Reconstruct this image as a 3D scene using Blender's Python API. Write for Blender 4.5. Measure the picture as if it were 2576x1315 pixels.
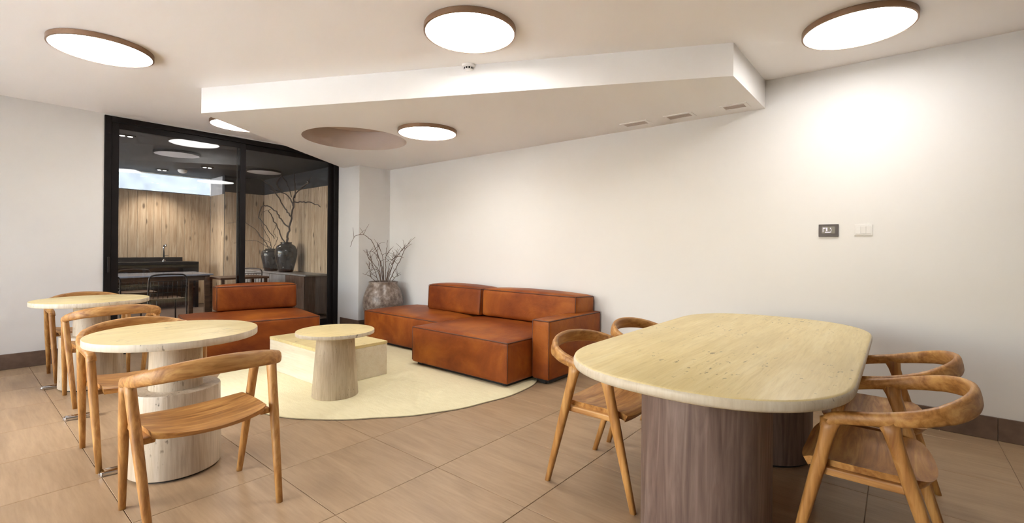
import bpy, bmesh, math, random
from mathutils import Vector, Matrix
random.seed(7)
for o in list(bpy.data.objects): bpy.data.objects.remove(o)
sc = bpy.context.scene
C = sc.collection
PI = math.pi

# ---------------------------------------------------------------- camera
FPX, CY, YAW, ROLL = 1174.4, 624.8, math.radians(39.596), math.radians(0.543)
cam_d = bpy.data.cameras.new('camera'); cam = bpy.data.objects.new('camera', cam_d); C.objects.link(cam)
right = Vector((math.cos(YAW), math.sin(YAW), 0)); fwd = Vector((-math.sin(YAW), math.cos(YAW), 0)); upz = Vector((0, 0, 1))
cr = right*math.cos(ROLL) + upz*math.sin(ROLL); cu = upz*math.cos(ROLL) - right*math.sin(ROLL)
cam.matrix_world = Matrix(((cr.x, cu.x, -fwd.x, 0), (cr.y, cu.y, -fwd.y, 0), (cr.z, cu.z, -fwd.z, 1.2), (0, 0, 0, 1)))
cam_d.sensor_width = 36; cam_d.lens = 36*FPX/2576; cam_d.shift_y = -(657.5-CY)/2576; cam_d.clip_start = 0.05
sc.camera = cam

# ---------------------------------------------------------------- world, exposure
SKY_STRENGTH = 0.5
LAMP_STRENGTH = 9.5
w = bpy.data.worlds.new('sky'); sc.world = w; w.use_nodes = True
nt = w.node_tree; nt.nodes.clear()
wo = nt.nodes.new('ShaderNodeOutputWorld'); bg = nt.nodes.new('ShaderNodeBackground'); sky = nt.nodes.new('ShaderNodeTexSky')
sky.sky_type = 'NISHITA'; sky.sun_disc = False; sky.sun_elevation = math.radians(42); sky.sun_rotation = math.radians(200)
sky.air_density = 1.0; sky.dust_density = 2.5
bg.inputs['Strength'].default_value = SKY_STRENGTH
nt.links.new(sky.outputs[0], bg.inputs[0]); nt.links.new(bg.outputs[0], wo.inputs[0])
sun_d = bpy.data.lights.new('sun', 'SUN'); sun_d.energy = 17.0; sun_d.angle = math.radians(1); sun_d.color = (1, .99, .97)
sun = bpy.data.objects.new('sun', sun_d); C.objects.link(sun)
sun.rotation_euler = Vector((math.cos(math.radians(60))*math.cos(math.radians(20)), math.cos(math.radians(60))*math.sin(math.radians(20)), math.sin(math.radians(60)))).to_track_quat('Z', 'Y').to_euler()
vs = sc.view_settings
vs.view_transform = 'Standard'; vs.look = 'None'; vs.exposure = 1.24; vs.gamma = 1; vs.use_curve_mapping = False
sc.cycles.max_bounces = 7; sc.cycles.diffuse_bounces = 4; sc.cycles.glossy_bounces = 3; sc.cycles.transparent_max_bounces = 8
sc.cycles.use_adaptive_sampling = True; sc.cycles.adaptive_threshold = .08; sc.cycles.adaptive_min_samples = 16; sc.cycles.use_light_tree = False
sc.cycles.caustics_reflective = False; sc.cycles.caustics_refractive = False
sc.cycles.sample_clamp_indirect = 20

# room dimensions (metres)
XL, XE, YF, YR, H, S = -6.542, 2.6, -2.2, 4.296, 2.6025, 2.3774
RX0, RY0, RY1 = -11.12, -1.5, 4.27          # the room behind the glass
def portal(name, loc, rot, sx, sy):
    l = bpy.data.lights.new(name, 'AREA'); l.shape = 'RECTANGLE'; l.size = sx; l.size_y = sy
    l.cycles.is_portal = True
    o = bpy.data.objects.new(name, l); o.location = loc; o.rotation_euler = rot; C.objects.link(o)
portal('daylight_portal', (-3.5, YF-0.16, 1.25), (PI/2, 0, 0), 5.6, 2.3)
portal('daylight_portal', (-8.8, RY0-0.16, 1.3), (PI/2, 0, 0), 4.0, 2.2)
portal('daylight_portal', (RX0-0.14, 1.1, 2.43), (0, -PI/2, 0), 0.34, 4.8)

# ---------------------------------------------------------------- materials
MATS = {}
def _base(name):
    m = bpy.data.materials.new(name); m.use_nodes = True
    n = m.node_tree; b = n.nodes['Principled BSDF']; MATS[name] = m
    return m, n, b
def N(n, t, **kw):
    x = n.nodes.new(t)
    for k, v in kw.items(): setattr(x, k, v)
    return x
def coords(n, scale, offset=True):
    tc = N(n, 'ShaderNodeTexCoord'); mp = N(n, 'ShaderNodeMapping'); mp.inputs['Scale'].default_value = scale
    if offset:
        oi = N(n, 'ShaderNodeObjectInfo'); mu = N(n, 'ShaderNodeVectorMath', operation='SCALE'); mu.inputs[0].default_value = (13.1, 7.7, 21.3)
        n.links.new(oi.outputs['Random'], mu.inputs['Scale'])
        ad = N(n, 'ShaderNodeVectorMath', operation='ADD')
        n.links.new(tc.outputs['Object'], ad.inputs[0]); n.links.new(mu.outputs[0], ad.inputs[1]); n.links.new(ad.outputs[0], mp.inputs[0])
    else:
        n.links.new(tc.outputs['Object'], mp.inputs[0])
    return mp.outputs[0]
def noise(n, vec, scale=1, detail=4, rough=.55, dist=0):
    x = N(n, 'ShaderNodeTexNoise'); x.inputs['Scale'].default_value = scale; x.inputs['Detail'].default_value = detail
    x.inputs['Roughness'].default_value = rough; x.inputs['Distortion'].default_value = dist
    n.links.new(vec, x.inputs['Vector']); return x.outputs['Fac']
def ramp(n, fac, stops):
    r = N(n, 'ShaderNodeValToRGB'); e = r.color_ramp.elements
    while len(e) < len(stops): e.new(0.5)
    for i, (p, c) in enumerate(stops): e[i].position = p; e[i].color = (*c, 1) if len(c) == 3 else c
    n.links.new(fac, r.inputs[0]); return r.outputs[0]
def bump(n, b, fac, strength, dist=.002):
    x = N(n, 'ShaderNodeBump'); x.inputs['Strength'].default_value = strength; x.inputs['Distance'].default_value = dist
    n.links.new(fac, x.inputs['Height']); n.links.new(x.outputs[0], b.inputs['Normal'])
def mixc(n, fac, a, b_, mode='MIX'):
    x = N(n, 'ShaderNodeMix', data_type='RGBA', blend_type=mode)
    if isinstance(fac, (int, float)): x.inputs[0].default_value = fac
    else: n.links.new(fac, x.inputs[0])
    for i, v in ((6, a), (7, b_)):
        if isinstance(v, tuple): x.inputs[i].default_value = (*v, 1)
        else: n.links.new(v, x.inputs[i])
    return x.outputs[2]
def plain(name, col, rough=.5, metal=0, vary=.0, scale=8, bmp=0):
    m, n, b = _base(name); b.inputs['Roughness'].default_value = rough; b.inputs['Metallic'].default_value = metal
    v = coords(n, (1, 1, 1)); f = noise(n, v, scale, 2)
    lo = tuple(c*(1-vary) for c in col); hi = tuple(min(1, c*(1+vary)) for c in col)
    n.links.new(ramp(n, f, [(.3, lo), (.7, hi)]), b.inputs['Base Color'])
    if bmp: bump(n, b, noise(n, v, scale*12, 3), bmp)
    return m
def wood(name, dark, mid, light, axis, rough=.45, sc_=1.0, knots=False):
    m, n, b = _base(name); b.inputs['Roughness'].default_value = rough
    s = [13*sc_, 13*sc_, 13*sc_]; s[axis] = 1.1*sc_
    v = coords(n, s); f = noise(n, v, 1.6, 5, .6, 1.2)
    s2 = [70*sc_, 70*sc_, 70*sc_]; s2[axis] = 3*sc_
    v2 = coords(n, s2); g = noise(n, v2, 1, 3, .6)
    c = ramp(n, f, [(.34, dark), (.5, mid), (.64, light)])
    c = mixc(n, .25, c, ramp(n, g, [(.35, dark), (.65, light)]), 'MIX')
    oi = N(n, 'ShaderNodeObjectInfo'); tint = ramp(n, oi.outputs['Random'], [(0, (.8, .79, .78)), (1, (1.0, 1.0, 1.0))])
    c = mixc(n, .8 if knots else .35, c, tint, 'MULTIPLY')
    if knots:
        s3 = [7.0, 7.0, 7.0]; s3[axis] = 2.6
        v3 = coords(n, s3); vo = N(n, 'ShaderNodeTexVoronoi'); vo.inputs['Scale'].default_value = 1.0; n.links.new(v3, vo.inputs['Vector'])
        k = ramp(n, vo.outputs['Distance'], [(.08, (1, 1, 1)), (.19, (0, 0, 0))])
        c = mixc(n, k, c, tuple(x*.35 for x in dark))
    n.links.new(c, b.inputs['Base Color']); bump(n, b, g, .12, .001)
    return m
def travertine(name, a, b1, c1, axis, rough=.42, pits=True):
    m, n, b = _base(name); b.inputs['Roughness'].default_value = rough
    s = [14, 14, 14]; s[axis] = 1.1
    v = coords(n, s); f = noise(n, v, 1.2, 6, .62, .6)
    c = ramp(n, f, [(.32, a), (.5, b1), (.66, c1)])
    sf = [85, 85, 85]; sf[axis] = 5
    fine = noise(n, coords(n, sf), 1, 4, .65, .5)
    c = mixc(n, .42, c, ramp(n, fine, [(.30, tuple(x*.82 for x in a)), (.5, b1), (.68, c1)]))
    cl = noise(n, coords(n, (2.2, 2.2, 2.2)), 1, 3)
    c = mixc(n, ramp(n, cl, [(.42, (0, 0, 0)), (.62, (.45, .45, .45))]), c, tuple(x*.86 for x in b1))
    h = f
    if pits:
        s2 = [70, 70, 70]; s2[axis] = 26
        p = noise(n, coords(n, s2), 1, 2, .5); pr = ramp(n, p, [(.63, (0, 0, 0)), (.70, (1, 1, 1))])
        cl2 = ramp(n, noise(n, coords(n, (5, 5, 5)), 1, 2), [(.5, (0, 0, 0)), (.62, (1, 1, 1))])
        pr = mixc(n, 1.0, pr, cl2, 'MULTIPLY')
        c = mixc(n, pr, c, tuple(x*.42 for x in a)); 
    n.links.new(c, b.inputs['Base Color']); bump(n, b, h, .10, .002)
    return m

wall_white = plain('wall_paint', (.75, .74, .725), .8, vary=.012, scale=1.2)
ceil_paint = plain('ceiling_paint', (.925, .892, .875), .55, vary=.01, scale=1.0)
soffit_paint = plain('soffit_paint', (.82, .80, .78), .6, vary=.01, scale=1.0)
# floor tile: streaks along x
m, n, b = _base('floor_tile'); b.inputs['Roughness'].default_value = .42
f = noise(n, coords(n, (1.3, 9, 9)), 1.2, 6, .6, .8); g = noise(n, coords(n, (6, 70, 70)), 1, 4, .6)
c = ramp(n, f, [(.28, (.30, .20, .112)), (.5, (.375, .255, .145)), (.72, (.45, .315, .185))])
c = mixc(n, .3, c, ramp(n, g, [(.3, (.28, .185, .115)), (.7, (.48, .34, .22))]))
oi = N(n, 'ShaderNodeObjectInfo'); c = mixc(n, .6, c, ramp(n, oi.outputs['Random'], [(0, (.88, .87, .86)), (1, (1, 1, 1))]), 'MULTIPLY')
n.links.new(c, b.inputs['Base Color']); bump(n, b, g, .15, .001); floor_tile = m
grout = plain('grout', (.24, .165, .108), .9, vary=.1)
base_tile = plain('baseboard_tile', (.15, .095, .068), .45, vary=.2, scale=14)
black_metal = plain('black_frame', (.010, .008, .008), .5, vary=.2); black_metal.node_tree.nodes['Principled BSDF'].inputs['Specular IOR Level'].default_value = .18
dark_paint = plain('charcoal_paint', (.020, .021, .026), .6, vary=.1)
oak = [(.25, .095, .022), (.46, .215, .058), (.63, .35, .115)]
oak_y = wood('honey_oak_y', *oak, 1); oak_z = wood('honey_oak_z', *oak, 2); oak_x = wood('honey_oak_x', *oak, 0)
pine_z = wood('knotty_pine', (.40, .27, .165), (.54, .40, .27), (.66, .53, .385), 2, .55, 1.0, True)
taupe_wood = wood('taupe_oak', (.115, .072, .060), (.185, .125, .104), (.265, .195, .168), 2, .5)
trav_y = travertine('travertine_lamplit_top', (.60, .46, .20), (.72, .58, .28), (.80, .69, .40), 1)  # warm lamplight put into the yellow of the tops
trav_x = travertine('travertine_block', (.66, .57, .42), (.77, .69, .54), (.84, .79, .67), 0, pits=False)
trav_z = travertine('travertine_column', (.33, .25, .17), (.50, .41, .30), (.66, .58, .47), 2)
trav_daylit_edge = travertine('travertine_daylit_edge', (.52, .43, .30), (.64, .56, .43), (.74, .68, .56), 2)  # paler copy of the stone, daylight put into the rim colour
# leather
m, n, b = _base('cognac_leather'); b.inputs['Roughness'].default_value = .46; b.inputs['Specular IOR Level'].default_value = .2
f = noise(n, coords(n, (2.2, 2.2, 2.2)), 1, 4, .6, .4); g = noise(n, coords(n, (90, 90, 90)), 1, 3)
c = ramp(n, f, [(.30, (.15, .029, .006)), (.5, (.24, .056, .009)), (.70, (.38, .112, .015))]); n.links.new(c, b.inputs['Base Color'])
cr_ = noise(n, coords(n, (7, 7, 7)), 1, 4, .5, 2.0)
ad = N(n, 'ShaderNodeMath', operation='MULTIPLY_ADD'); n.links.new(cr_, ad.inputs[0]); ad.inputs[1].default_value = 3.0; n.links.new(g, ad.inputs[2])
bump(n, b, ad.outputs[0], .22, .004); leather = m
seam_leather = plain('seam_leather', (.10, .028, .010), .5, vary=.1)
black_plastic = plain('black_plastic', (.01, .01, .01), .5)
# rug
m, n, b = _base('cream_wool'); b.inputs['Roughness'].default_value = .95
f = noise(n, coords(n, (9, 45, 9)), 1, 4); g = noise(n, coords(n, (60, 160, 120)), 1, 3)
c = ramp(n, f, [(.3, (.74, .665, .42)), (.7, (.80, .73, .485))]); n.links.new(c, b.inputs['Base Color']); bump(n, b, g, .5, .004); rug_wool = m
rug_hem = plain('rug_hem', (.20, .15, .10), .9, vary=.3, scale=40)
chrome = plain('chrome', (.72, .72, .74), .12, 1.0)
bronze = plain('bronze_rim', (.30, .19, .12), .35, .7)
steel_dark = plain('dark_steel', (.035, .03, .03), .35, .6)
stone = plain('grey_counter', (.28, .27, .27), .35, vary=.25, scale=7)
# mottled glaze
m, n, b = _base('mottled_stoneware'); b.inputs['Roughness'].default_value = .3
c = ramp(n, noise(n, coords(n, (16, 16, 16)), 1, 5, .65), [(.32, (.10, .065, .05)), (.5, (.22, .165, .13)), (.64, (.36, .30, .26)), (.74, (.62, .58, .54))])
n.links.new(c, b.inputs['Base Color']); mottled = m
black_glaze = plain('black_glaze', (.018, .014, .014), .14, vary=.3)
bark = plain('dry_bark', (.15, .10, .075), .8, vary=.4, scale=30)
bark_dark = plain('dark_bark', (.05, .032, .024), .8, vary=.4, scale=30)
white_plastic = plain('white_plastic', (.82, .80, .77), .4)
table_blue = plain('sky_tinted_top', (.22, .24, .30), .18, vary=.1)  # sky reflection put into the bluish base colour
walnut = wood('dark_walnut', (.05, .025, .014), (.09, .047, .026), (.15, .085, .05), 1)
walnut_z = wood('dark_walnut_panel', (.06, .032, .022), (.10, .06, .042), (.16, .10, .075), 2)
render_white = plain('rough_white_render', (.80, .80, .82), .9, vary=.10, scale=3.5, bmp=.4)
room2_floor = plain('brown_screed', (.16, .115, .09), .4, vary=.15, scale=3)
m, n, b = _base('frosted_glass_off'); b.inputs['Base Color'].default_value = (.62, .60, .62, 1); b.inputs['Roughness'].default_value = .5; n.links.new(ramp(n, noise(n, coords(n, (1, 1, 1)), 3), [(0, (.60, .58, .60)), (1, (.64, .62, .64))]), b.inputs['Base Color']); off_glass = m
def emis(name, col, st):
    m = bpy.data.materials.new(name); m.use_nodes = True; n = m.node_tree; n.nodes.clear()
    o = N(n, 'ShaderNodeOutputMaterial'); e = N(n, 'ShaderNodeEmission'); e.inputs[0].default_value = (*col, 1); e.inputs[1].default_value = st
    n.links.new(e.outputs[0], o.inputs[0]); return m
lamp_glow = emis('lamp_diffuser', (1.0, .975, .945), LAMP_STRENGTH)
spot_glow = emis('downlight_lens', (1.0, .88, .8), 6)
screen_glow = emis('screen_marks', (.75, .68, .72), .55)
def glass(name, tint=(.93, .95, .95)):
    m = bpy.data.materials.new(name); m.use_nodes = True; n = m.node_tree; n.nodes.clear()
    o = N(n, 'ShaderNodeOutputMaterial'); t = N(n, 'ShaderNodeBsdfTransparent'); t.inputs[0].default_value = (*tint, 1)
    g = N(n, 'ShaderNodeBsdfGlossy'); g.inputs['Roughness'].default_value = 0.0; fr = N(n, 'ShaderNodeFresnel'); fr.inputs[0].default_value = 1.42
    mx = N(n, 'ShaderNodeMixShader'); n.links.new(fr.outputs[0], mx.inputs[0]); n.links.new(t.outputs[0], mx.inputs[1]); n.links.new(g.outputs[0], mx.inputs[2]); n.links.new(mx.outputs[0], o.inputs[0])
    return m
pane_glass = glass('pane_glass')

# ---------------------------------------------------------------- mesh helpers
def obj(name, bm, mat, parent=None, smooth=False):
    me = bpy.data.meshes.new(name)
    bmesh.ops.recalc_face_normals(bm, faces=bm.faces[:])
    bm.to_mesh(me); bm.free()
    if smooth:
        for p in me.polygons: p.use_smooth = True
    me.materials.append(mat)
    o = bpy.data.objects.new(name, me); C.objects.link(o)
    if parent: o.parent = parent
    return o
def autosmooth(o, deg=40):
    me = o.data
    for p in me.polygons: p.use_smooth = True
    bm = bmesh.new(); bm.from_mesh(me)
    for e in bm.edges:
        if len(e.link_faces) == 2 and e.calc_face_angle(0) > math.radians(deg): e.smooth = False
    bm.to_mesh(me); bm.free(); return o
def box(bm, x0, x1, y0, y1, z0, z1, bev=0, seg=2):
    r = bmesh.ops.create_cube(bm, size=1); vs_ = r['verts']
    for v in vs_: v.co = Vector((x0+(v.co.x+.5)*(x1-x0), y0+(v.co.y+.5)*(y1-y0), z0+(v.co.z+.5)*(z1-z0)))
    if bev:
        es = list({e for v in vs_ for e in v.link_edges}); bmesh.ops.bevel(bm, geom=es, offset=bev, segments=seg, affect='EDGES', profile=.5)
    return bm
def bx(*a, **k): return box(bmesh.new(), *a, **k)
def lathe(bm, prof, seg=48, cx=0, cy=0, cap0=True, cap1=True):
    rings = []
    for r, z in prof: rings.append([bm.verts.new((cx+r*math.cos(2*PI*i/seg), cy+r*math.sin(2*PI*i/seg), z)) for i in range(seg)])
    for a, b_ in zip(rings, rings[1:]):
        for i in range(seg): bm.faces.new((a[i], a[(i+1) % seg], b_[(i+1) % seg], b_[i]))
    if cap0: bm.faces.new(rings[0])
    if cap1: bm.faces.new(rings[-1])
    return bm
def tube(bm, pts, rad, seg=8, closed=False):
    pts = [Vector(p) for p in pts]; n_ = len(pts)
    if not isinstance(rad, (list, tuple)): rad = [rad]*n_
    rings = []; ref = None
    for i, p in enumerate(pts):
        a = pts[(i-1) % n_] if (closed or i > 0) else p; b_ = pts[(i+1) % n_] if (closed or i < n_-1) else p
        t = (b_-a).normalized()
        if ref is None: ref = Vector((0, 0, 1)) if abs(t.z) < .9 else Vector((1, 0, 0))
        u = t.cross(ref); u = u.normalized() if u.length > 1e-5 else t.orthogonal().normalized(); v = u.cross(t).normalized(); ref = v
        rings.append([bm.verts.new(p + (u*math.cos(2*PI*k/seg) + v*math.sin(2*PI*k/seg))*rad[i]) for k in range(seg)])
    m_ = n_ if closed else n_-1
    for i in range(m_):
        a, b_ = rings[i], rings[(i+1) % n_]
        for k in range(seg): bm.faces.new((a[k], a[(k+1) % seg], b_[(k+1) % seg], b_[k]))
    if not closed: bm.faces.new(rings[0]); bm.faces.new(rings[-1])
    return bm
def spline(P, per=8):
    P = [Vector(p) for p in P]; out = []
    Q = [2*P[0]-P[1]] + P + [2*P[-1]-P[-2]]
    for i in range(1, len(Q)-2):
        for k in range(per):
            t = k/per; a, b_, c_, d = Q[i-1], Q[i], Q[i+1], Q[i+2]
            out.append(.5*((2*b_)+(-a+c_)*t+(2*a-5*b_+4*c_-d)*t*t+(-a+3*b_-3*c_+d)*t**3))
    out.append(P[-1]); return out
def outline_slab(bm, pts, z0, z1, bev=.0):
    """plan outline extruded with a rounded rim"""
    n_ = len(pts); cx = sum(p[0] for p in pts)/n_; cy = sum(p[1] for p in pts)/n_
    def ring(z, inset):
        out = []
        for i, p in enumerate(pts):
            a, b_ = pts[i-1], pts[(i+1) % n_]; tx, ty = b_[0]-a[0], b_[1]-a[1]; l = math.hypot(tx, ty); nx, ny = ty/l, -tx/l
            out.append(bm.verts.new((p[0]-nx*inset, p[1]-ny*inset, z)))
        return out
    lev = [(z0, bev), (z0+bev*.3, bev*.3), (z0+bev, 0), (z1-bev, 0), (z1-bev*.3, bev*.3), (z1, bev)] if bev else [(z0, 0), (z1, 0)]
    rs = [ring(z, i) for z, i in lev]
    for a, b_ in zip(rs, rs[1:]):
        for i in range(n_): bm.faces.new((a[i], a[(i+1) % n_], b_[(i+1) % n_], b_[i]))
    bm.faces.new(rs[0]); bm.faces.new(rs[-1]); return bm
def empty(name, loc=(0, 0, 0), rz=0):
    o = bpy.data.objects.new(name, None); o.empty_display_size = .1; o.location = loc; o.rotation_euler = (0, 0, rz); C.objects.link(o); return o
def tag(o, label=None, cat=None, group=None, kind=None):
    if label: o['label'] = label
    if cat: o['category'] = cat
    if group: o['group'] = group
    if kind: o['kind'] = kind
    return o
def copy_tree(o, parent=None):
    c = o.copy(); C.objects.link(c); c.parent = parent
    for ch in o.children: copy_tree(ch, c)
    return c
def struct(o): return tag(o, kind='structure')

# ---------------------------------------------------------------- shell: floor and its tiles
T = .12
fl = struct(obj('floor', bx(XL-.1, XE+T, YF-T, YR+T, -.12, -.003), grout))
fl['label'] = 'brown stone-look tiled floor of the lounge'
tiles = {}
g = .0014
xj = [.5-.608*k for k in range(-4, 14)]; yj = [1.715+.6*k for k in range(-8, 6)]
xs = sorted(xj); 
for i in range(len(xs)-1):
    for j in range(len(yj)-1):
        x0, x1 = max(xs[i], XL+.002), min(xs[i+1], XE-.002); y0, y1 = max(yj[j], YF+.002), min(yj[j+1], YR-.002)
        if x1-x0 < .02 or y1-y0 < .02: continue
        if x0 > 1.2 or (y1 < -.9): pass
        key = (round(x1-x0, 3), round(y1-y0, 3))
        hx, hy = (x1-x0)/2-g, (y1-y0)/2-g
        if key not in tiles:
            bm = bmesh.new(); vb = [bm.verts.new((sx*hx, sy*hy, -.008)) for sx, sy in ((-1, -1), (1, -1), (1, 1), (-1, 1))]
            vm = [bm.verts.new((sx*hx, sy*hy, -.0015)) for sx, sy in ((-1, -1), (1, -1), (1, 1), (-1, 1))]
            vt = [bm.verts.new((sx*(hx-.0015), sy*(hy-.0015), 0)) for sx, sy in ((-1, -1), (1, -1), (1, 1), (-1, 1))]
            for a, b_ in ((vb, vm), (vm, vt)):
                for k in range(4): bm.faces.new((a[k], a[(k+1) % 4], b_[(k+1) % 4], b_[k]))
            bm.faces.new(vt); o = obj('floor_tile', bm, floor_tile, fl); tiles[key] = o.data
        else:
            o = bpy.data.objects.new('floor_tile', tiles[key]); C.objects.link(o); o.parent = fl
        o.location = ((x0+x1)/2, (y0+y1)/2, 0)

# walls
struct(obj('wall_right', bx(XL-T, XE+T, YR, YR+T, 0, H+.3), wall_white))
bm = bmesh.new(); box(bm, XL-T, XL, YF-T, 1.06, 0, H+.3); box(bm, XL-T, XL, 1.06, 3.769, 2.589, H+.3); wl = struct(obj('wall_left', bm, wall_white))
struct(obj('wall_column', bx(XL-T, -5.977, 3.769, YR-.001, 0, H+.3), wall_white))
struct(obj('wall_end', bx(XE, XE+T, YF-T, YR, 0, H+.3), wall_white))
bm = bmesh.new()   # unseen side behind the camera, opening added for daylight
WX0, WX1, WZ0, WZ1 = -6.3, -.7, .1, 2.4
box(bm, XL, WX0, YF-T, YF, 0, H+.3); box(bm, WX1, XE, YF-T, YF, 0, H+.3); box(bm, WX0, WX1, YF-T, YF, 0, WZ0); box(bm, WX0, WX1, YF-T, YF, WZ1, H+.3)
struct(obj('wall_front', bm, wall_white))
wd = struct(empty('window_added_1', ((WX0+WX1)/2, YF-.06, 0)))  # unseen window put in to supply daylight
def wpart(name, x0, x1, y0, y1, z0, z1, mat, p, o0):
    o = obj(name, bx(x0-o0[0], x1-o0[0], y0-o0[1], y1-o0[1], z0, z1), mat, p); return o
o0 = wd.location
for k in range(5):
    xx = WX0+(WX1-WX0)*k/4; wpart('mullion', xx-.03, xx+.03, YF-.09, YF-.03, WZ0, WZ1, black_metal, wd, o0)
for k in range(4):
    xa = WX0+(WX1-WX0)*k/4+.03; wpart('pane', xa, xa+(WX1-WX0)/4-.06, YF-.064, YF-.058, WZ0+.05, WZ1-.05, pane_glass, wd, o0)
wpart('window_rail', WX0, WX1, YF-.09, YF-.03, WZ0, WZ0+.05, black_metal, wd, o0); wpart('window_rail', WX0, WX1, YF-.09, YF-.03, WZ1-.05, WZ1, black_metal, wd, o0)

struct(obj('floor_terrace_bounce', bx(-13.5, 8, -12, YF-T, -.14, -.06), plain('bounce_paving', (.70, .70, .70), .8, vary=.08)))['label'] = 'unseen pale paving added to bounce daylight up to the ceiling'  # unseen ground added to throw sunlight up at the ceiling
# ceiling with the angled soffit
ce = struct(obj('ceiling', bx(XL-T, XE+T, YF-T, YR+T, H, H+.12), ceil_paint))
poly = [(-4.79, 1.432), (-.865, 3.370), (-.855, YR+.0), (-6.541, YR), (-6.541, 3.96)]
HC, HR = (-4.60, 2.85), .545
bm = bmesh.new()
lo = [bm.verts.new((x, y, S)) for x, y in poly]; hi = [bm.verts.new((x, y, H)) for x, y in poly]
nc = 72
c0 = [bm.verts.new((HC[0]+HR*math.cos(2*PI*i/nc), HC[1]+HR*math.sin(2*PI*i/nc), S)) for i in range(nc)]
c1 = [bm.verts.new((HC[0]+HR*math.cos(2*PI*i/nc), HC[1]+HR*math.sin(2*PI*i/nc), H-.004)) for i in range(nc)]
es = [bm.edges.new((lo[i], lo[(i+1) % 5])) for i in range(5)] + [bm.edges.new((c0[i], c0[(i+1) % nc])) for i in range(nc)]
bmesh.ops.triangle_fill(bm, use_beauty=True, use_dissolve=False, edges=es)
for i in range(5): bm.faces.new((lo[i], lo[(i+1) % 5], hi[(i+1) % 5], hi[i]))
bmesh.ops.delete(bm, geom=c1, context='VERTS')
so = obj('soffit', bm, soffit_paint, ce); so['label'] = 'dropped white ceiling box with a round recess'

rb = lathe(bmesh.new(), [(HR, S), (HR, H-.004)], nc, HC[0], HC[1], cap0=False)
rc = autosmooth(obj('recess', rb, plain('recess_shade', (.50, .40, .335), .7, vary=.02), ce)); rc['label'] = 'inside of the round recess, its shade put in as tan colour'  # darker tan stands in for the dimmer light inside the recess
# baseboards of dark tile
def baseboard(name, p0, p1, nrm, mat=base_tile, joint0=None):
    L = math.hypot(p1[0]-p0[0], p1[1]-p0[1]); d = ((p1[0]-p0[0])/L, (p1[1]-p0[1])/L)
    root = struct(empty(name, (p0[0], p0[1], 0), math.atan2(d[1], d[0])))
    cuts = [0]; x = joint0 if joint0 else .608
    while x < L-.02: cuts.append(x); x += .608
    cuts.append(L); s = 1 if (-d[1]*nrm[0]+d[0]*nrm[1]) > 0 else -1
    for a, b_ in zip(cuts, cuts[1:]):
        y0, y1 = (0, .012) if s > 0 else (-.012, 0)
        obj('baseboard_tile', bx(a+.0012, b_-.0012, y0, y1, .001, .147, bev=.0015, seg=1), mat, root)
    return root
baseboard('baseboard_right', (-5.965, YR), (XE, YR), (0, -1), joint0=(.5+5.965) % .608)
baseboard('baseboard_left', (XL, YF), (XL, 1.058), (1, 0))
baseboard('baseboard_column', (-6.45, 3.769), (-5.965, 3.769), (0, -1))
baseboard('baseboard_column_side', (-5.977, 3.769), (-5.977, YR-.013), (1, 0))

# sliding glass door
dr = struct(empty('door_1', (XL, 2.41, 0)))
def dpart(name, y0, y1, z0, z1, x0=-.07, x1=.012, mat=black_metal, bev=.003):
    return obj(name, bx(x0, x1, y0-2.41, y1-2.41, z0, z1, bev=bev, seg=1), mat, dr)
dpart('door_jamb', 1.062, 1.120, 0, 2.587, x1=.014); dpart('door_jamb', 3.697, 3.767, 0, 2.587, x1=.014)
dpart('door_head', 1.120, 3.697, 2.528, 2.587, x1=.014); dpart('door_sill', 1.120, 3.697, .002, .045, x1=.014)
for ya, yb, xo in ((1.122, 2.466, -.02), (2.380, 3.695, -.055)):
    lf = empty('door_leaf', (xo, (ya+yb)/2-2.41, 0)); lf.parent = dr
    hw = (yb-ya)/2
    for y0, y1, z0, z1 in ((-hw, -hw+.062, .05, 2.526), (hw-.062, hw, .05, 2.526), (-hw+.062, hw-.062, .05, .13), (-hw+.062, hw-.062, 2.462, 2.526)):
        obj('leaf_frame', bx(-.012, .02, y0, y1, z0, z1, bev=.002, seg=1), black_metal, lf)
    obj('pane', bx(0, .006, -hw+.062, hw-.062, .13, 2.462), pane_glass, lf)
hb = bmesh.new(); box(hb, .014, .05, 1.088-2.41, 1.106-2.41, .90, 1.07, bev=.004); obj('door_handle', hb, steel_dark, dr)

# ---------------------------------------------------------------- room behind the glass
struct(obj('floor_patio', bx(RX0-.5, XL-.10, RY0-T, RY1+T, -.12, -.002), room2_floor))['label'] = 'brown floor of the room behind the glass'
bm = bmesh.new(); box(bm, RX0-.1, XL-T, RY0-T, 3.51, H, H+.12); box(bm, RX0-.1, -10.35, 3.51, 3.66, H, H+.12); box(bm, -10.35, XL-T, 3.51, RY1+T, H, H+.12); struct(obj('ceiling_patio', bm, dark_paint))
wp = struct(obj('wall_patio_right', bx(-10.4, XL-T, RY1, RY1+T, 0, H), dark_paint))
wb = struct(obj('wall_patio_back', bx(-10.47, -10.35, 3.51, RY1, 0, H), dark_paint))
bm = bmesh.new(); box(bm, RX0-.1, RX0, RY0-T, 3.51, 0, 2.235); wn = struct(obj('wall_patio_niche', bm, dark_paint))
wr = struct(obj('wall_patio_return', bx(RX0-.1, -10.47, 3.525, 3.645, 0, H), render_white))
wf = bmesh.new(); box(wf, RX0-.1, -10.9, RY0-T, RY0, 0, H); box(wf, -6.8, XL-T, RY0-T, RY0, 0, H); box(wf, -10.9, -6.8, RY0-T, RY0, 2.4, H); box(wf, -10.9, -6.8, RY0-T, RY0, 0, .15)  # opening in this unseen wall added to let daylight in
struct(obj('wall_patio_front', wf, dark_paint))
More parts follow.
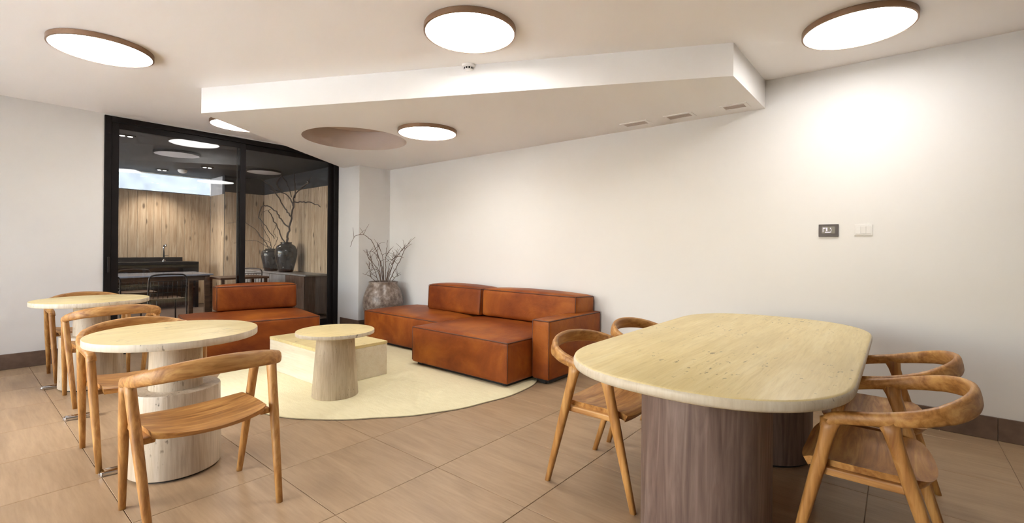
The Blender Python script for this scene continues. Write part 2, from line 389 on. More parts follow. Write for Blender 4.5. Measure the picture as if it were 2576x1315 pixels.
struct(obj('wall_exterior', bx(-12.65, -12.5, -3.0, 6.0, -.1, 4.2), plain('rough_grey_render', (.15, .155, .17), .9, vary=.22, scale=3.5, bmp=.4)))['label'] = 'bright rough white wall seen through the high window'
cw = struct(empty('window_2', (RX0-.05, 1.0, 2.235)))
obj('pane', bx(-.003, .003, -2.4, 2.51, .02, .355), pane_glass, cw)
for y0, y1, z0, z1 in ((-2.5, 2.51, 0, .02), (-2.5, 2.51, .350, .368)): obj('window_rail', bx(-.02, .02, y0, y1, z0, z1), white_plastic, cw)
# knotty pine planks on those walls
def planks(wall, axis, a0, a1, plane, face, z0, z1, wd_=.128, t=.018):
    k = 0; a = a0
    while a < a1-.01:
        b_ = min(a+wd_*random.uniform(.92, 1.08), a1)
        tt = t+random.uniform(-.002, .002)
        if axis == 'y': bm = bx(plane if face > 0 else plane-tt, plane+tt if face > 0 else plane, -(b_-a)/2+.0015, (b_-a)/2-.0015, z0, z1, bev=.002, seg=1); loc = (0, (a+b_)/2, 0)
        else: bm = bx(-(b_-a)/2+.0015, (b_-a)/2-.0015, plane if face > 0 else plane-tt, plane+tt if face > 0 else plane, z0, z1, bev=.002, seg=1); loc = ((a+b_)/2, 0, 0)
        o = obj('plank', bm, pine_z, wall); o.location = loc; a = b_
planks(wn, 'y', 0.9, 3.505, RX0, 1, .005, 2.235)
planks(wb, 'y', 3.515, 4.25, -10.35, 1, .005, 2.275)
planks(wp, 'x', -10.33, -6.68, RY1, -1, .005, 2.275)
planks(wr, 'x', RX0+.02, -10.36, 3.525, -1, .005, 2.235)

# ---------------------------------------------------------------- ceiling lights
def ceiling_light(x, y, z, label, mat, rimmat=bronze, r=.293):
    t = tag(empty('ceiling_light', (x, y, z)), label, 'ceiling light', 'round flat ceiling lights')
    bm = bmesh.new(); lathe(bm, [(r-.02, -.0), (r, -.001), (r, -.034), (r-.004, -.036), (r-.010, -.036), (r-.010, -.026)], 72, cap0=False, cap1=False)
    autosmooth(obj('rim', bm, rimmat, t))
    obj('diffuser', lathe(bmesh.new(), [(r-.0105, -.033), (r-.02, -.0345)], 48, cap0=False), mat, t, True)
    return t
ceiling_light(-4.368, .694, H, 'leftmost lit round ceiling light, above the two round dining tables', lamp_glow)
ceiling_light(-2.123, 2.125, H, 'lit round ceiling light in front of the white ceiling box, beside the smoke detector', lamp_glow)
ceiling_light(-.205, 3.576, H, 'rightmost lit round ceiling light, above the oval table', lamp_glow)
ceiling_light(-5.80, 2.114, H, 'lit round ceiling light by the glass door, half hidden by the ceiling box', lamp_glow)
ceiling_light(-3.653, 3.067, S, 'lit round ceiling light under the dropped box beside its round recess', lamp_glow)
ceiling_light(-8.43, 2.21, H, 'unlit round ceiling light behind the left glass pane', off_glass, black_metal)
ceiling_light(-9.11, 3.75, H, 'unlit round ceiling light behind the right glass pane', off_glass, black_metal)
def downlight(x, y, label):
    t = tag(empty('downlight', (x, y, H)), label, 'downlight', 'twin downlights behind the glass')
    obj('housing', bx(-.05, .05, -.09, .09, -.012, 0, bev=.004), black_metal, t)
    for s in (-1, 1):
        obj('lamp', lathe(bmesh.new(), [(.026, -.012), (.026, -.015), (.018, -.016)], 20), spot_glow, t).location = (0, s*.04, 0)
    l = bpy.data.lights.new('downlight_beam', 'SPOT'); l.energy = 52; l.spot_size = math.radians(115); l.spot_blend = .8; l.color = (1, .86, .72); l.shadow_soft_size = .03
    o = bpy.data.objects.new('downlight_beam', l); o.location = (0, 0, -.03); o.parent = t; C.objects.link(o)
downlight(-7.63, 1.45, 'twin downlight nearest the left door jamb behind the glass')
downlight(-10.55, 2.53, 'twin downlight close to the bright high window behind the glass')
downlight(-9.53, 2.95, 'twin downlight beside the central door mullion behind the glass')
# smoke detector
t = tag(empty('smoke_detector', (-2.545, 2.535, H)), 'small white round smoke detector on the ceiling', 'smoke detector')
autosmooth(obj('base', lathe(bmesh.new(), [(.052, 0), (.052, -.016), (.047, -.020)], 40), white_plastic, t))
autosmooth(obj('sensor_cap', lathe(bmesh.new(), [(.034, -.020), (.034, -.036), (.030, -.044), (.018, -.048)], 40), white_plastic, t))
for k in range(10):
    a = 2*PI*k/10; o = obj('slot', bx(.0335, .0355, -.006, .006, -.036, -.023), black_plastic, t); o.rotation_euler = (0, 0, a)
t = tag(empty('smoke_detector', (-10.28, 2.78, H)), 'small dome detector on the dark ceiling behind the glass', 'smoke detector')
autosmooth(obj('dome', lathe(bmesh.new(), [(.075, 0), (.075, -.02), (.06, -.045), (.03, -.06)], 32), white_plastic, t))
# slots in the soffit
for x0, x1, lab in ((-2.025, -1.765, 'ceiling air slot farthest from the ceiling box corner'), (-1.61, -1.365, 'middle ceiling air slot of the three under the box'), (-1.14, -.935, 'ceiling air slot nearest the ceiling box corner')):
    t = tag(empty('ceiling_vent', ((x0+x1)/2, 4.09, S)), lab, 'vent', 'air slots under the ceiling box'); hw = (x1-x0)/2
    fr = bmesh.new()
    for a in ((-hw, hw, -.075, -.05), (-hw, hw, .05, .075), (-hw, -hw+.025, -.05, .05), (hw-.025, hw, -.05, .05)): box(fr, a[0], a[1], a[2], a[3], -.006, -.0)
    obj('vent_frame', fr, soffit_paint, t)
    obj('vent_back', bx(-hw+.024, hw-.024, -.051, .051, -.001, 0), plain('vent_shadow', (.26, .20, .17), .8) if 'vent_shadow' not in MATS else MATS['vent_shadow'], t)
    for k in range(4):
        yy = -.036+.024*k; o = obj('slat', bx(-hw+.025, hw-.025, -.008, .008, -.0008, .0008), plain('vent_slat', (.55, .46, .41), .7) if 'vent_slat' not in MATS else MATS['vent_slat'], t); o.location = (0, yy, -.0045)

# wall controls
t = tag(empty('thermostat', (-.4115, YR, 1.36)), 'dark rectangular thermostat panel on the white wall', 'thermostat')
obj('body', bx(-.063, .063, -.012, 0, -.047, .047, bev=.002), plain('graphite_plastic', (.055, .042, .045), .35), t)
obj('screen', bx(-.042, .042, -.0128, -.0115, -.022, .03), plain('screen_glass', (.03, .022, .03), .15), t)
mk = bmesh.new()
for a in ((-.036, -.018, .014, .022), (-.036, -.032, -.012, .014), (-.015, -.006, -.004, .022), (-.022, .012, -.016, -.010), (.010, .017, .012, .020), (.016, .022, .001, .006), (.012, .019, -.014, -.008)): box(mk, a[0], a[1], -.0134, -.0127, a[2], a[3])
obj('screen_digits', mk, screen_glow, t)
t = tag(empty('light_switch', (-.1975, YR, 1.36)), 'flat white blank switch plate on the wall beside the thermostat', 'switch')
obj('plate', bx(-.053, .053, -.007, 0, -.04, .04, bev=.0015), wall_white, t)
for k in (-1, 0, 1): obj('rocker', bx(-.014+k*.031, .014+k*.031, -.0095, -.0068, -.028, .028, bev=.001), wall_white, t)

# ---------------------------------------------------------------- bentwood armchairs
def make_chair():
    t = empty('dining_chair')
    half = [(.124, .262, .568, .040, .040), (.114, .264, .594, .042, .044), (.082, .269, .611, .042, .046), (.02, .277, .625, .042, .046), (-.05, .28, .638, .042, .048), (-.14, .270, .660, .038, .056), (-.215, .222, .682, .033, .066), (-.265, .13, .698, .030, .073), (-.287, 0, .705, .029, .076)]
    ctrl = half + [(x, -y, z, a, b_) for x, y, z, a, b_ in half[-2::-1]]
    P = spline([c[:3] for c in ctrl], 6); A = spline([(c[3], c[4], 0) for c in ctrl], 6)
    bm = bmesh.new(); rings = []; seg = 12
    for i, p in enumerate(P):
        a = P[max(i-1, 0)]; b_ = P[min(i+1, len(P)-1)]; tg = (b_-a).normalized(); side = tg.cross(Vector((0, 0, 1))).normalized(); up = side.cross(tg).normalized()
        up = (up - side*0.18).normalized() if abs(p.y) < .24 else up
        ring = []
        for k in range(seg):
            an = 2*PI*k/seg; ca, sa = math.cos(an), math.sin(an); e = .72
            u = math.copysign(abs(ca)**e, ca)*A[i].x*.5; v = math.copysign(abs(sa)**e, sa)*A[i].y*.5
            ring.append(bm.verts.new(p+side*u+up*v))
        rings.append(ring)
    for a, b_ in zip(rings, rings[1:]):
        for k in range(seg): bm.faces.new((a[k], a[(k+1) % seg], b_[(k+1) % seg], b_[k]))
    bm.faces.new(rings[0]); bm.faces.new(rings[-1])
    obj('arm_rail', bm, oak_y, t, True)
    for s in (1, -1):
        for p0, p1, kind in (((.24, s*.245, .0), (.106, s*.265, .602), 'f'), ((-.235, s*.245, 0), (-.05, s*.28, .634), 'r')):
            bm = bmesh.new(); p0, p1 = Vector(p0), Vector(p1); rings = []
            for i, (tt, a, b_) in enumerate(((0, .028, .027), (.3, .036, .033), (.66, .046, .040), (.84, .046, .040), (.93, .052, .041), (1.0, .074, .040))):
                p = p0.lerp(p1, tt); ring = []
                for k in range(10):
                    an = 2*PI*k/10; ca, sa = math.cos(an), math.sin(an); e = .75
                    ring.append(bm.verts.new(p+Vector((math.copysign(abs(ca)**e, ca)*a*.5, math.copysign(abs(sa)**e, sa)*b_*.5, 0))))
                rings.append(ring)
            for a, b_ in zip(rings, rings[1:]):
                for k in range(10): bm.faces.new((a[k], a[(k+1) % 10], b_[(k+1) % 10], b_[k]))
            bm.faces.new(rings[0]); bm.faces.new(rings[-1])
            obj('leg', bm, oak_z, t, True)
    # sculpted seat
    bm = bmesh.new(); nx, ny = 20, 24; top = []; bot = []
    for i in range(nx+1):
        u = i/nx; rt, rb = [], []
        for j in range(ny+1):
            v = -1+2*j/ny
            hw = .224+.008*math.sin(u*PI)
            xb = -.135-.055*(1-v*v)**.6 if abs(v) < 1 else -.135
            xf = .198+.016*(1-v**4)
            x = xb+(xf-xb)*u; y = v*hw
            edge = min(1, min(u, 1-u)*9)
            z = .432 - .020*(1-v*v)*math.sin(PI*min(1, .15+u*.8)) + .008*(v*v) - .010*(1-min(1, u*5))*(1-v*v) - .014*max(0, (u-.85)/.15)**2
            rt.append(bm.verts.new((x, y, z))); 
            th = .020+.014*(v*v)
            rb.append(bm.verts.new((x+(.018 if u == 0 else -.018 if u == 1 else 0), y*.975, z-th)))
        top.append(rt); bot.append(rb)
    for i in range(nx):
        for j in range(ny):
            bm.faces.new((top[i][j], top[i][j+1], top[i+1][j+1], top[i+1][j])); bm.faces.new((bot[i][j], bot[i+1][j], bot[i+1][j+1], bot[i][j+1]))
    for i in range(nx):
        bm.faces.new((top[i][0], top[i+1][0], bot[i+1][0], bot[i][0])); bm.faces.new((top[i][ny], bot[i][ny], bot[i+1][ny], top[i+1][ny]))
    for j in range(ny):
        bm.faces.new((top[0][j], bot[0][j], bot[0][j+1], top[0][j+1])); bm.faces.new((top[nx][j], top[nx][j+1], bot[nx][j+1], bot[nx][j]))
    autosmooth(obj('seat', bm, oak_y, t), 50)
    for s in (1, -1):
        y0, y1 = sorted((s*.205, s*.250))
        obj('seat_rail', bx(-.118, .148, y0, y1, .388, .416, bev=.006), oak_x, t)
    return t
chair = make_chair(); first = [True]
def place_chair(x, y, rz, label, group):
    c = chair if first[0] else copy_tree(chair); first[0] = False
    c.location = (x, y, 0); c.rotation_euler = (0, 0, math.radians(rz)); tag(c, label, 'chair', group); return c
gr = 'honey oak armchairs'
place_chair(-2.468, .757, 180, 'oak armchair nearest the camera at left, its back turned to the viewer', gr)
place_chair(-3.47, .76, 0, 'oak armchair on the far side of the front round table', gr)
place_chair(-4.86, .845, 180, 'oak armchair between the two round tables, its back turned from the rear table', gr)
place_chair(-5.835, .85, 0, 'oak armchair farthest back at left, behind the rear round table by the wall', gr)
place_chair(-1.16, 2.24, 0, 'oak armchair at the oval table beside the sofa, nearer of the two there', gr)
place_chair(-1.15, 2.885, 0, 'oak armchair behind the oval table, only its curved rail showing beside the sofa arm', gr)
place_chair(-.073, 2.29, 180, 'oak armchair at the right end, nearest the camera, pushed under the oval table', gr)
place_chair(-.073, 2.895, 180, 'oak armchair at far right, half hidden behind the nearest right-hand chair', gr)

# ---------------------------------------------------------------- tables
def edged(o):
    o.data.materials.append(trav_daylit_edge)
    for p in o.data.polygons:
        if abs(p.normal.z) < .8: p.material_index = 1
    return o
def circ(r, n_=72, cx=0, cy=0): return [(cx+r*math.cos(2*PI*i/n_), cy+r*math.sin(2*PI*i/n_)) for i in range(n_)]
def round_table(x, y, label):
    t = tag(empty('round_table', (x, y, 0)), label, 'table', 'round travertine dining tables')
    autosmooth(obj('plinth', lathe(bmesh.new(), [(.19, 0), (.19, .012)], 48), black_plastic, t))
    autosmooth(obj('pedestal', lathe(bmesh.new(), [(.208, .012), (.212, .016), (.205, .432), (.202, .438)], 64), trav_z, t))
    autosmooth(obj('column', lathe(bmesh.new(), [(.122, .438), (.118, .70)], 56), trav_z, t))
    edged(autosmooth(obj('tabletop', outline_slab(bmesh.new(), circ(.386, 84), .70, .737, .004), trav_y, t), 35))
round_table(-3.02, .797, 'round travertine pedestal table in front at left, between two oak armchairs')
round_table(-5.30, .79, 'round travertine pedestal table at the rear left by the wall')
# side table
t = tag(empty('side_table', (-3.50, 2.005, .0105)), 'low round travertine side table with tapered pedestal on the rug', 'side table')
autosmooth(obj('pedestal', lathe(bmesh.new(), [(.176, 0), (.178, .004), (.142, .49)], 64), trav_z, t))
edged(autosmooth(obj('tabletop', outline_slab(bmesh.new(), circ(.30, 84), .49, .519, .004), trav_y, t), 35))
# block coffee table
t = tag(empty('coffee_table', (-4.205, 2.325, .0105), math.radians(1.0)), 'low rectangular pale travertine block coffee table on the rug', 'coffee table')
obj('block', bx(-.51, .51, -.31, .31, 0, .285, bev=.003), trav_x, t)
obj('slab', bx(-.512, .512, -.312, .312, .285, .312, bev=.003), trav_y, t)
# oval table
t = tag(empty('oval_table', (-.62, 2.58, 0)), 'large oval travertine dining table on two taupe drum bases', 'dining table')
a_, hl = .517, .565; pts = []
for i in range(120):
    an = 2*PI*i/120; ca, sa = math.cos(an), math.sin(an); e = 2/2.35
    pts.append((a_*math.copysign(abs(ca)**e, ca), a_*math.copysign(abs(sa)**e, sa)+(hl if sa > 1e-9 else -hl if sa < -1e-9 else 0)))
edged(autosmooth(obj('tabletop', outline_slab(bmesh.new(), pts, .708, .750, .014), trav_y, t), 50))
for yy in (-.56, .57):
    p = autosmooth(obj('pedestal', lathe(bmesh.new(), [(.25, .015), (.252, .02), (.252, .708)], 72), taupe_wood, t)); p.location = (0, yy, 0)
    q = autosmooth(obj('plinth', lathe(bmesh.new(), [(.235, 0), (.235, .015)], 48), black_plastic, p))

# ---------------------------------------------------------------- leather seating
def soft_box(bm, sx, sy, sz, r=.03, crown=.02, puff=.006, cuts=14):
    """a stuffed cushion box, base at z=0, centred in plan"""
    a, b_, c_ = sx/2, sy/2, sz/2
    bmesh.ops.create_cube(bm, size=2)
    bmesh.ops.subdivide_edges(bm, edges=bm.edges[:], cuts=cuts, use_grid_fill=True)
    for v in bm.verts:
        p = v.co; q = Vector((math.sin(p.x*PI/2)*a, math.sin(p.y*PI/2)*b_, math.sin(p.z*PI/2)*c_))
        k = Vector((max(-a+r, min(a-r, q.x)), max(-b_+r, min(b_-r, q.y)), max(-c_+r, min(c_-r, q.z)))); d = q-k
        if d.length > 1e-9: q = k+d.normalized()*r
        fx, fy, fz = 1-(q.x/a)**2, 1-(q.y/b_)**2, 1-(q.z/c_)**2
        if p.z > .99: q.z += crown*max(0, fx)**.5*max(0, fy)**.5
        if abs(p.x) > .99: q.x += math.copysign(puff*max(0, fy)*max(0, fz), p.x)
        if abs(p.y) > .99: q.y += math.copysign(puff*max(0, fx)*max(0, fz), p.y)
        v.co = q+Vector((0, 0, c_))
    return bm
def cushion(name, parent, x0, x1, y0, y1, z0, z1, crown=.02, seam=True, lean=0, r=.022):
    sx, sy, sz = x1-x0, y1-y0, z1-z0
    o = obj(name, soft_box(bmesh.new(), sx, sy, sz, r, crown), leather, parent, True); o.location = ((x0+x1)/2, (y0+y1)/2, z0); o.rotation_euler = (lean, 0, 0)
    if seam:
        k = r*.24; a, b_ = sx/2-k, sy/2-k; bm = bmesh.new(); zt = sz-k
        P = []
        for (cx, cy, a0) in ((a-r*.7, b_-r*.7, 0), (-a+r*.7, b_-r*.7, PI/2), (-a+r*.7, -b_+r*.7, PI), (a-r*.7, -b_+r*.7, 1.5*PI)):
            for i in range(4): P.append((cx+r*.7*math.cos(a0+i*PI/6), cy+r*.7*math.sin(a0+i*PI/6), zt))
        tube(bm, P, .006, 6, True); obj('piping', bm, seam_leather, o, True)
        for sgx in (-1, 1):
            for sgy in (-1, 1):
                bm = bmesh.new(); tube(bm, [(sgx*a, sgy*b_, .02), (sgx*a, sgy*b_, zt)], .0035, 6); obj('corner_seam', bm, seam_leather, o, True)
    return o
def in_rug(x, y): return math.hypot(x+3.98, y-2.915) < 1.58
def foot(parent, x, y, o=(0, 0), rot=0, top=.04):
    wx = o[0]+x*math.cos(rot)-y*math.sin(rot); wy = o[1]+x*math.sin(rot)+y*math.cos(rot)
    z0 = .0115 if in_rug(wx, wy) else .0
    obj('foot', bx(x-.035, x+.035, y-.035, y+.035, z0, top, bev=.003, seg=1), black_plastic, parent)
sofa = tag(empty('sectional_sofa', (0, 0, 0)), 'cognac leather modular sofa with chaise and one armrest along the white wall', 'sofa')
cushion('seat', sofa, -5.26, -3.835, 3.40, 4.26, .04, .395, .035)
cushion('chaise', sofa, -3.825, -2.545, 3.03, 4.26, .04, .395, .035)
cushion('armrest', sofa, -2.535, -2.345, 3.355, 4.27, .04, .565, .008)
cushion('backrest', sofa, -4.62, -3.70, 3.90, 4.262, .415, .728, .034, lean=-.04, r=.032)
cushion('backrest', sofa, -3.67, -2.42, 3.90, 4.262, .425, .728, .034, lean=-.04, r=.032)
for x, y in ((-5.18, 3.48), (-5.18, 4.18), (-3.93, 3.48), (-3.93, 4.18), (-3.75, 3.11), (-3.75, 4.18), (-2.63, 3.11), (-2.63, 4.18), (-2.44, 3.43), (-2.44, 4.19)): foot(sofa, x, y)
obj('plinth', bx(-5.22, -3.86, 3.45, 4.22, .0125, .045), black_plastic, sofa); obj('plinth', bx(-3.78, -2.59, 3.08, 4.22, .0125, .045), black_plastic, sofa); obj('plinth', bx(-2.51, -2.37, 3.40, 4.23, .0125, .045), black_plastic, sofa)  # black blocks stand in for the dark shadow under the sofa
# armless lounge module by the glass door
RZ = math.radians(-98)
lo_ = (-5.82, 2.27)
lounge = tag(empty('lounge_chair', (*lo_, 0), RZ), 'cognac leather armless lounge seat with low backrest before the glass door', 'lounge chair')
# local frame: +x runs along the front edge, -y is the front
def lc(name, *a, **k): return cushion(name, lounge, *a, **k)
lounge.rotation_euler = (0, 0, math.radians(80))
obj('plinth', bx(-.60, .57, -.48, .47, .0125, .045), black_plastic, lounge)  # black block stands in for the shadowed gap under the seat
lc('seat', -.66, .61, -.53, .52, .04, .395, .035)
lc('backrest', -.32, .57, .24, .525, .42, .715, .032, lean=-.04, r=.032)
for x, y in ((-.53, -.45), (.53, -.45), (-.53, .44), (.53, .44)): foot(lounge, x, y, lo_, math.radians(80))

# rug
t = tag(empty('rug', (-3.98, 2.915, 0)), 'large round cream woven rug under the sofa and low tables', 'rug')
rp = []
for i in range(180):
    a = 2*PI*i/180; r = 1.55+.008*math.sin(5*a+1)+.006*math.sin(11*a)+.004*math.sin(23*a+2); rp.append((r*math.cos(a), r*math.sin(a)))
autosmooth(obj('pile', outline_slab(bmesh.new(), rp, .003, .010, .002), rug_wool, t))
autosmooth(obj('hem', outline_slab(bmesh.new(), [(x*1.004, y*1.004) for x, y in rp], .0005, .0035, .0), rug_hem, t))

# ---------------------------------------------------------------- chrome floor bars beside the chairs
for x, y, lab in ((-5.43, .50, 'flat chrome floor bar beside the rear round table'), (-4.37, .515, 'flat chrome floor bar on the floor between the round tables'), (-3.185, .512, 'flat chrome floor bar beside the front round table pedestal')):
    t = tag(empty('floor_bar', (x, y, 0), math.radians(-10)), lab, 'floor bar', 'chrome floor bars')
    bm = bmesh.new(); pl = [(-.03, .006), (-.024, 0), (.024, 0), (.03, .006), (.03, .174), (.024, .18), (-.024, .18), (-.03, .174)]
    outline_slab(bm, pl, 0, .024, .007); autosmooth(obj('bar', bm, chrome, t))
    obj('end_cap', bx(-.026, .026, -.006, .003, .004, .020, bev=.003), chrome, t)

# ---------------------------------------------------------------- floor pot with twigs
t = tag(empty('floor_pot', (-5.685, 3.985, 0)), 'big mottled grey-brown stoneware pot in the corner beside the sofa', 'pot')
prof = [(.15, 0), (.175, .01), (.235, .15), (.275, .32), (.283, .42), (.272, .50), (.242, .59), (.205, .665), (.198, .685), (.205, .70), (.20, .712), (.186, .712), (.18, .695), (.185, .66), (.16, .60)]
autosmooth(obj('pot_body', lathe(bmesh.new(), prof, 56), mottled, t), 60)
def twig(bm, P, r0, r1, per=5, kink=.0, seed=0):
    rnd = random.Random(seed); Q = spline(P, per); n_ = len(Q)
    Q = [q+Vector((rnd.uniform(-kink, kink), rnd.uniform(-kink, kink), rnd.uniform(-kink, kink)))*(1 if 0 < i < n_-1 else 0) for i, q in enumerate(Q)]
    tube(bm, Q, [r0+(r1-r0)*i/(n_-1) for i in range(n_)], 6); return Q
RT = right; 
def rp3(u, d, z): return RT*u + fwd*d + Vector((0, 0, z))
br = tag(empty('dry_branches', (-5.685, 3.985, .6)), 'bundle of thin bare brown twigs standing in the mottled corner pot', 'branches')
# fans of shoots; the arched long one leans towards the door
shoots = [[(0, 0, 0), (-.03, .0, .25), (-.08, .0, .50), (-.20, -.02, .78), (-.36, -.04, .90), (-.52, -.05, .87), (-.60, -.05, .70)],
          [(.03, 0, 0), (.10, .0, .25), (.22, .0, .50), (.36, .0, .68), (.48, .02, .78)], [(.05, 0, 0), (.16, -.03, .22), (.28, -.05, .42), (.40, -.05, .66), (.52, -.04, .76)],
          [(0, .02, 0), (-.02, .03, .3), (-.07, .04, .46), (-.17, .02, .60), (-.29, 0, .62)], [(-.02, 0, 0), (-.06, -.05, .28), (-.16, -.07, .42), (-.26, -.06, .52), (-.30, -.02, .66)],
          [(.01, .03, 0), (.03, .05, .3), (.02, .06, .55), (.06, .06, .82)], [(-.03, .02, 0), (-.09, .03, .25), (-.16, .03, .33), (-.25, .02, .30)], [(-.06, 0, 0), (-.14, -.02, .12), (-.24, -.05, .22), (-.36, -.07, .26)],
          [(.06, .02, 0), (.14, .02, .10), (.22, .0, .20), (.33, -.02, .25)], [(.02, -.03, 0), (.10, -.04, .28), (.17, -.04, .45), (.20, -.03, .62)], [(-.01, -.04, 0), (-.05, -.05, .3), (-.10, -.06, .55), (-.09, -.05, .78)],
          [(.04, .04, 0), (.13, .06, .33), (.20, .05, .52), (.30, .03, .60)], [(0, 0, 0), (.01, -.02, .35), (-.03, -.02, .6), (-.10, -.02, .74)], [(-.04, .03, 0), (-.13, .04, .20), (-.22, .03, .42), (-.25, .01, .56)],
          [(.03, .0, 0), (.08, .04, .3), (.13, .05, .48), (.27, .04, .55), (.36, .03, .53)], [(-.02, -.02, 0), (-.10, -.06, .18), (-.22, -.09, .30), (-.24, -.09, .44)]]
for i, s in enumerate(shoots):
    bm = bmesh.new(); Q = twig(bm, [rp3(u*.78, d*.75, z*.86) for u, d, z in s], .0075 if i < 5 else .0055, .0025, 5, .006, i)
    rnd = random.Random(50+i)
    for k in range(4):
        q = Q[rnd.randint(len(Q)//2, len(Q)-2)]; e = q+RT*rnd.uniform(-.12, .12)+Vector((0, 0, rnd.uniform(.03, .15)))+fwd*rnd.uniform(-.03, .03)
        tube(bm, [q, q.lerp(e, .5)+Vector((0, 0, .012)), e], [.003, .0025, .0018], 5)
    obj('twig', bm, bark, br, True)

# ---------------------------------------------------------------- furnishing behind the glass
sb = tag(empty('sideboard', (-8.95, 4.02, 0)), 'long low grey-topped cabinet under the pine wall behind the right pane', 'cabinet')
obj('body', bx(-1.38, 1.30, -.20, .225, .05, .70), walnut_z, sb)
obj('worktop', bx(-1.385, 1.35, -.22, .228, .70, .727, bev=.003), stone, sb)
for k, (a, b_, mt) in enumerate(((-1.375, -.70, stone), (-.70, -.02, stone), (-.02, .62, stone), (.62, .96, walnut_z), (.96, 1.30, walnut_z))):
    obj('cabinet_door', bx(a+.004, b_-.004, -.218, -.200, .06, .692, bev=.002, seg=1), mt, sb)
def vase(x, y, z, prof, label):
    v = tag(empty('vase', (x, y, z)), label, 'vase', 'black glazed vases on the cabinet'); autosmooth(obj('vase_body', lathe(bmesh.new(), prof, 48), black_glaze, v), 60); return v
vase(-9.33, 3.985, .728, [(.11, 0), (.12, .01), (.155, .16), (.178, .28), (.18, .33), (.165, .375), (.12, .405), (.10, .41), (.11, .425), (.095, .425), (.085, .40)], 'shorter black glazed vase on the cabinet behind the glass')
vase(-8.72, 3.99, .728, [(.11, 0), (.125, .01), (.165, .18), (.192, .32), (.19, .40), (.155, .48), (.10, .515), (.092, .525), (.10, .55), (.085, .55), (.075, .51)], 'taller black glazed vase on the cabinet behind the glass')
def wallwise(u, d, z): return Vector((u*1.25, u*.33, z)) if u > 0 else Vector((u*.62, u*.70, z))
def branch_set(name, loc, sets, mat, label, r0):
    b_ = tag(empty(name, loc), label, 'branches')
    for i, s in enumerate(sets):
        bm = bmesh.new(); twig(bm, [wallwise(*p) for p in s], r0 if i == 0 else r0*.6, r0*.3, 5, .012, 90+i); obj('branch', bm, mat, b_, True)
branch_set('bare_branches', (-8.72, 3.99, 1.241), [[(0, 0, 0), (.05, 0, .25), (.12, 0, .62), (.16, 0, .88), (.30, 0, 1.02), (.48, 0, 1.20)], [(.13, 0, .70), (.05, .02, .86), (-.12, .02, .96), (-.32, 0, .99)], [(.16, 0, .84), (.16, .02, 1.1), (.14, .03, 1.3)],
    [(.14, 0, .78), (.30, 0, .76), (.50, .0, .74), (.66, 0, .66)], [(.10, 0, .50), (-.03, 0, .66), (-.15, 0, .86), (-.30, 0, 1.06), (-.46, 0, 1.18)], [(.06, 0, .30), (-.10, 0, .46), (-.22, 0, .62), (-.42, 0, .70), (-.52, 0, .52), (-.38, 0, .32), (-.22, .02, .1)],
    [(-.02, 0, 0), (-.14, 0, .25), (-.28, 0, .52), (-.34, 0, .62)], [(-.10, .02, .96), (-.18, .02, 1.10), (-.10, .02, 1.26), (0, .02, 1.12), (.10, 0, .86)], [(.30, 0, 1.02), (.44, 0, 1.10), (.40, 0, 1.14)]], bark_dark, 'dark forked bare branch standing in the taller black vase', .022)
branch_set('bare_branches', (-9.33, 3.985, 1.131), [[(0, 0, 0), (-.10, 0, .12), (-.24, 0, .30), (-.48, 0, .50), (-.85, 0, .50)], [(-.03, 0, 0), (-.18, 0, .12), (-.42, 0, .18), (-.72, 0, .12)], [(0, 0, 0), (-.05, 0, .22), (-.18, 0, .45), (-.20, 0, .70), (-.02, 0, .78)], [(.04, 0, 0), (.12, 0, .2), (.06, 0, .32), (.08, 0, .48)], [(.02, 0, 0), (-.04, 0, .15), (-.18, 0, .22), (-.3, 0, .35)]], bark_dark, 'thin curling bare twigs in the shorter black vase', .010)
# sink run
sk = tag(empty('kitchen_counter', (-10.80, 2.0, 0)), 'black open-fronted kitchen counter with raised back edge before the pine wall', 'counter')
obj('worktop', bx(-.28, .28, -1.5, 1.13, .84, .885, bev=.003), black_metal, sk); obj('upstand', bx(-.29, -.245, -1.5, 1.0, .885, .965), steel_dark, sk)
for yy in (-1.5, -.35, 1.08): obj('side_panel', bx(-.27, .27, yy, yy+.05, .0, .84), black_metal, sk)
obj('back_panel', bx(-.27, -.25, -1.45, 1.08, 0, .84), walnut_z, sk); obj('shelf', bx(-.25, .25, -1.45, 1.08, .38, .41), steel_dark, sk); obj('front_rail', bx(.24, .27, -1.45, 1.08, .70, .84), black_metal, sk)
fc = tag(empty('faucet', (-10.92, 2.66, .8865)), 'tall slim chrome tap on the black counter behind the glass', 'tap')
obj('spout', tube(bmesh.new(), [(0, 0, 0), (0, 0, .27), (.01, 0, .31), (.05, 0, .33), (.12, 0, .325), (.14, 0, .29)], .016, 10), chrome, fc, True); obj('base', lathe(bmesh.new(), [(.03, 0), (.03, .02), (.02, .03)], 20), chrome, fc); obj('lever', bx(-.008, .008, .015, .07, .10, .115), chrome, fc)
dt = tag(empty('patio_table', (-8.75, 1.72, 0)), 'rectangular glossy table with sky-tinted top and dark legs behind the left pane', 'table')
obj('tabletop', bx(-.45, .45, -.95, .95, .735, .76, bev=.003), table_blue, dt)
obj('apron', bx(-.38, .38, -.88, .88, .66, .735), walnut, dt)
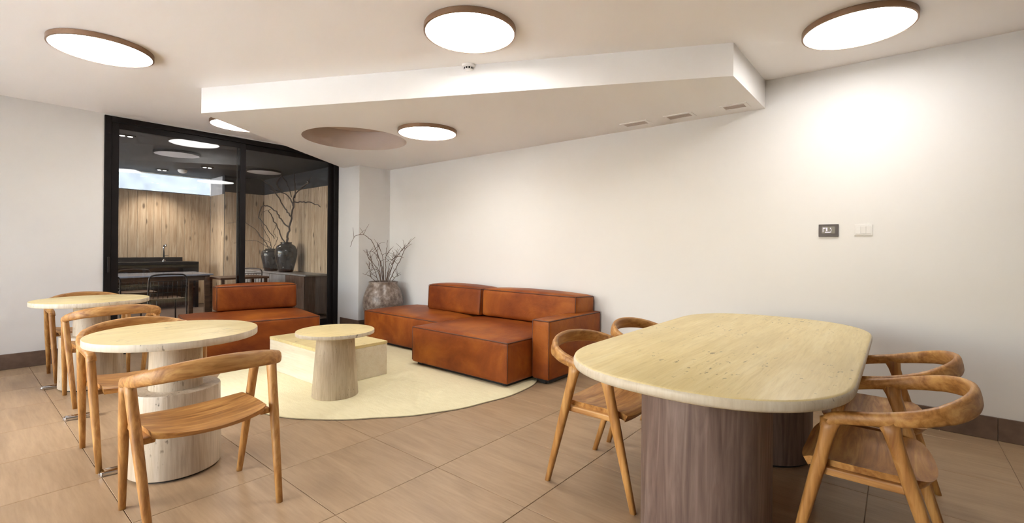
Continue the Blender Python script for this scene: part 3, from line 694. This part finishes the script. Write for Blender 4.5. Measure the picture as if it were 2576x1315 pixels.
for sx in (-1, 1):
    for sy in (-1, 1): obj('leg', bx(sx*.38-.03, sx*.38+.03, sy*.88-.03, sy*.88+.03, 0, .735), walnut, dt)
st = tag(empty('patio_stool_table', (-8.35, 3.05, 0)), 'small square brown wooden table behind the central mullion', 'table')
obj('tabletop', bx(-.3, .3, -.36, .36, .67, .70, bev=.003), walnut, st)
for sx in (-1, 1):
    for sy in (-1, 1): obj('leg', bx(sx*.26-.02, sx*.26+.02, sy*.32-.02, sy*.32+.02, 0, .67), walnut, st)
def wire_chair():
    t = empty('wire_chair')
    W = .22
    fr = spline([(-.25, -W, .0), (-.21, -W, .44), (-.23, -W, .70), (-.235, -W+.02, .765), (-.238, -W+.07, .79), (-.24, 0, .795), (-.238, W-.07, .79), (-.235, W-.02, .765), (-.23, W, .70), (-.21, W, .44), (-.25, W, 0)], 5)
    obj('back_frame', tube(bmesh.new(), fr, .011, 8), steel_dark, t, True)
    for s in (-1, 1): obj('leg', tube(bmesh.new(), [(.24, s*.21, 0), (.21, s*.20, .44), (-.20, s*.20, .44)], .010, 8), steel_dark, t, True)
    obj('seat', bx(-.20, .23, -.21, .21, .435, .455, bev=.008), walnut, t)
    wires = bmesh.new()
    for k in range(7): y = -.165+.055*k; tube(wires, [(-.205, y, .46), (-.225, y, .66), (-.232, y, .70)], .004, 5)
    tag(obj('back_wires', wires, steel_dark, t, True), kind='stuff')
    for z, x in ((.70, -.231), (.62, -.224), (.54, -.216)): obj('back_bar', tube(bmesh.new(), [(x, -W, z), (x, W, z)], .006, 6), steel_dark, t, True)
    return t
wc = wire_chair()
for i, (x, y, rz, lab) in enumerate(((-8.05, 1.96, 180, 'dark tubular metal chair with wired back in the middle of the left pane'), (-8.05, 1.22, 180, 'dark tubular metal chair cut off by the left door jamb'), (-9.42, 1.95, 0, 'dark tubular metal chair on the far side of the bluish-topped table'), (-8.95, 3.32, -60, 'dark tubular metal chair beside the small brown table near the mullion'))):
    c = wc if i == 0 else copy_tree(wc); c.location = (x, y, 0); c.rotation_euler = (0, 0, math.radians(rz)); tag(c, lab, 'chair', 'metal chairs behind the glass')
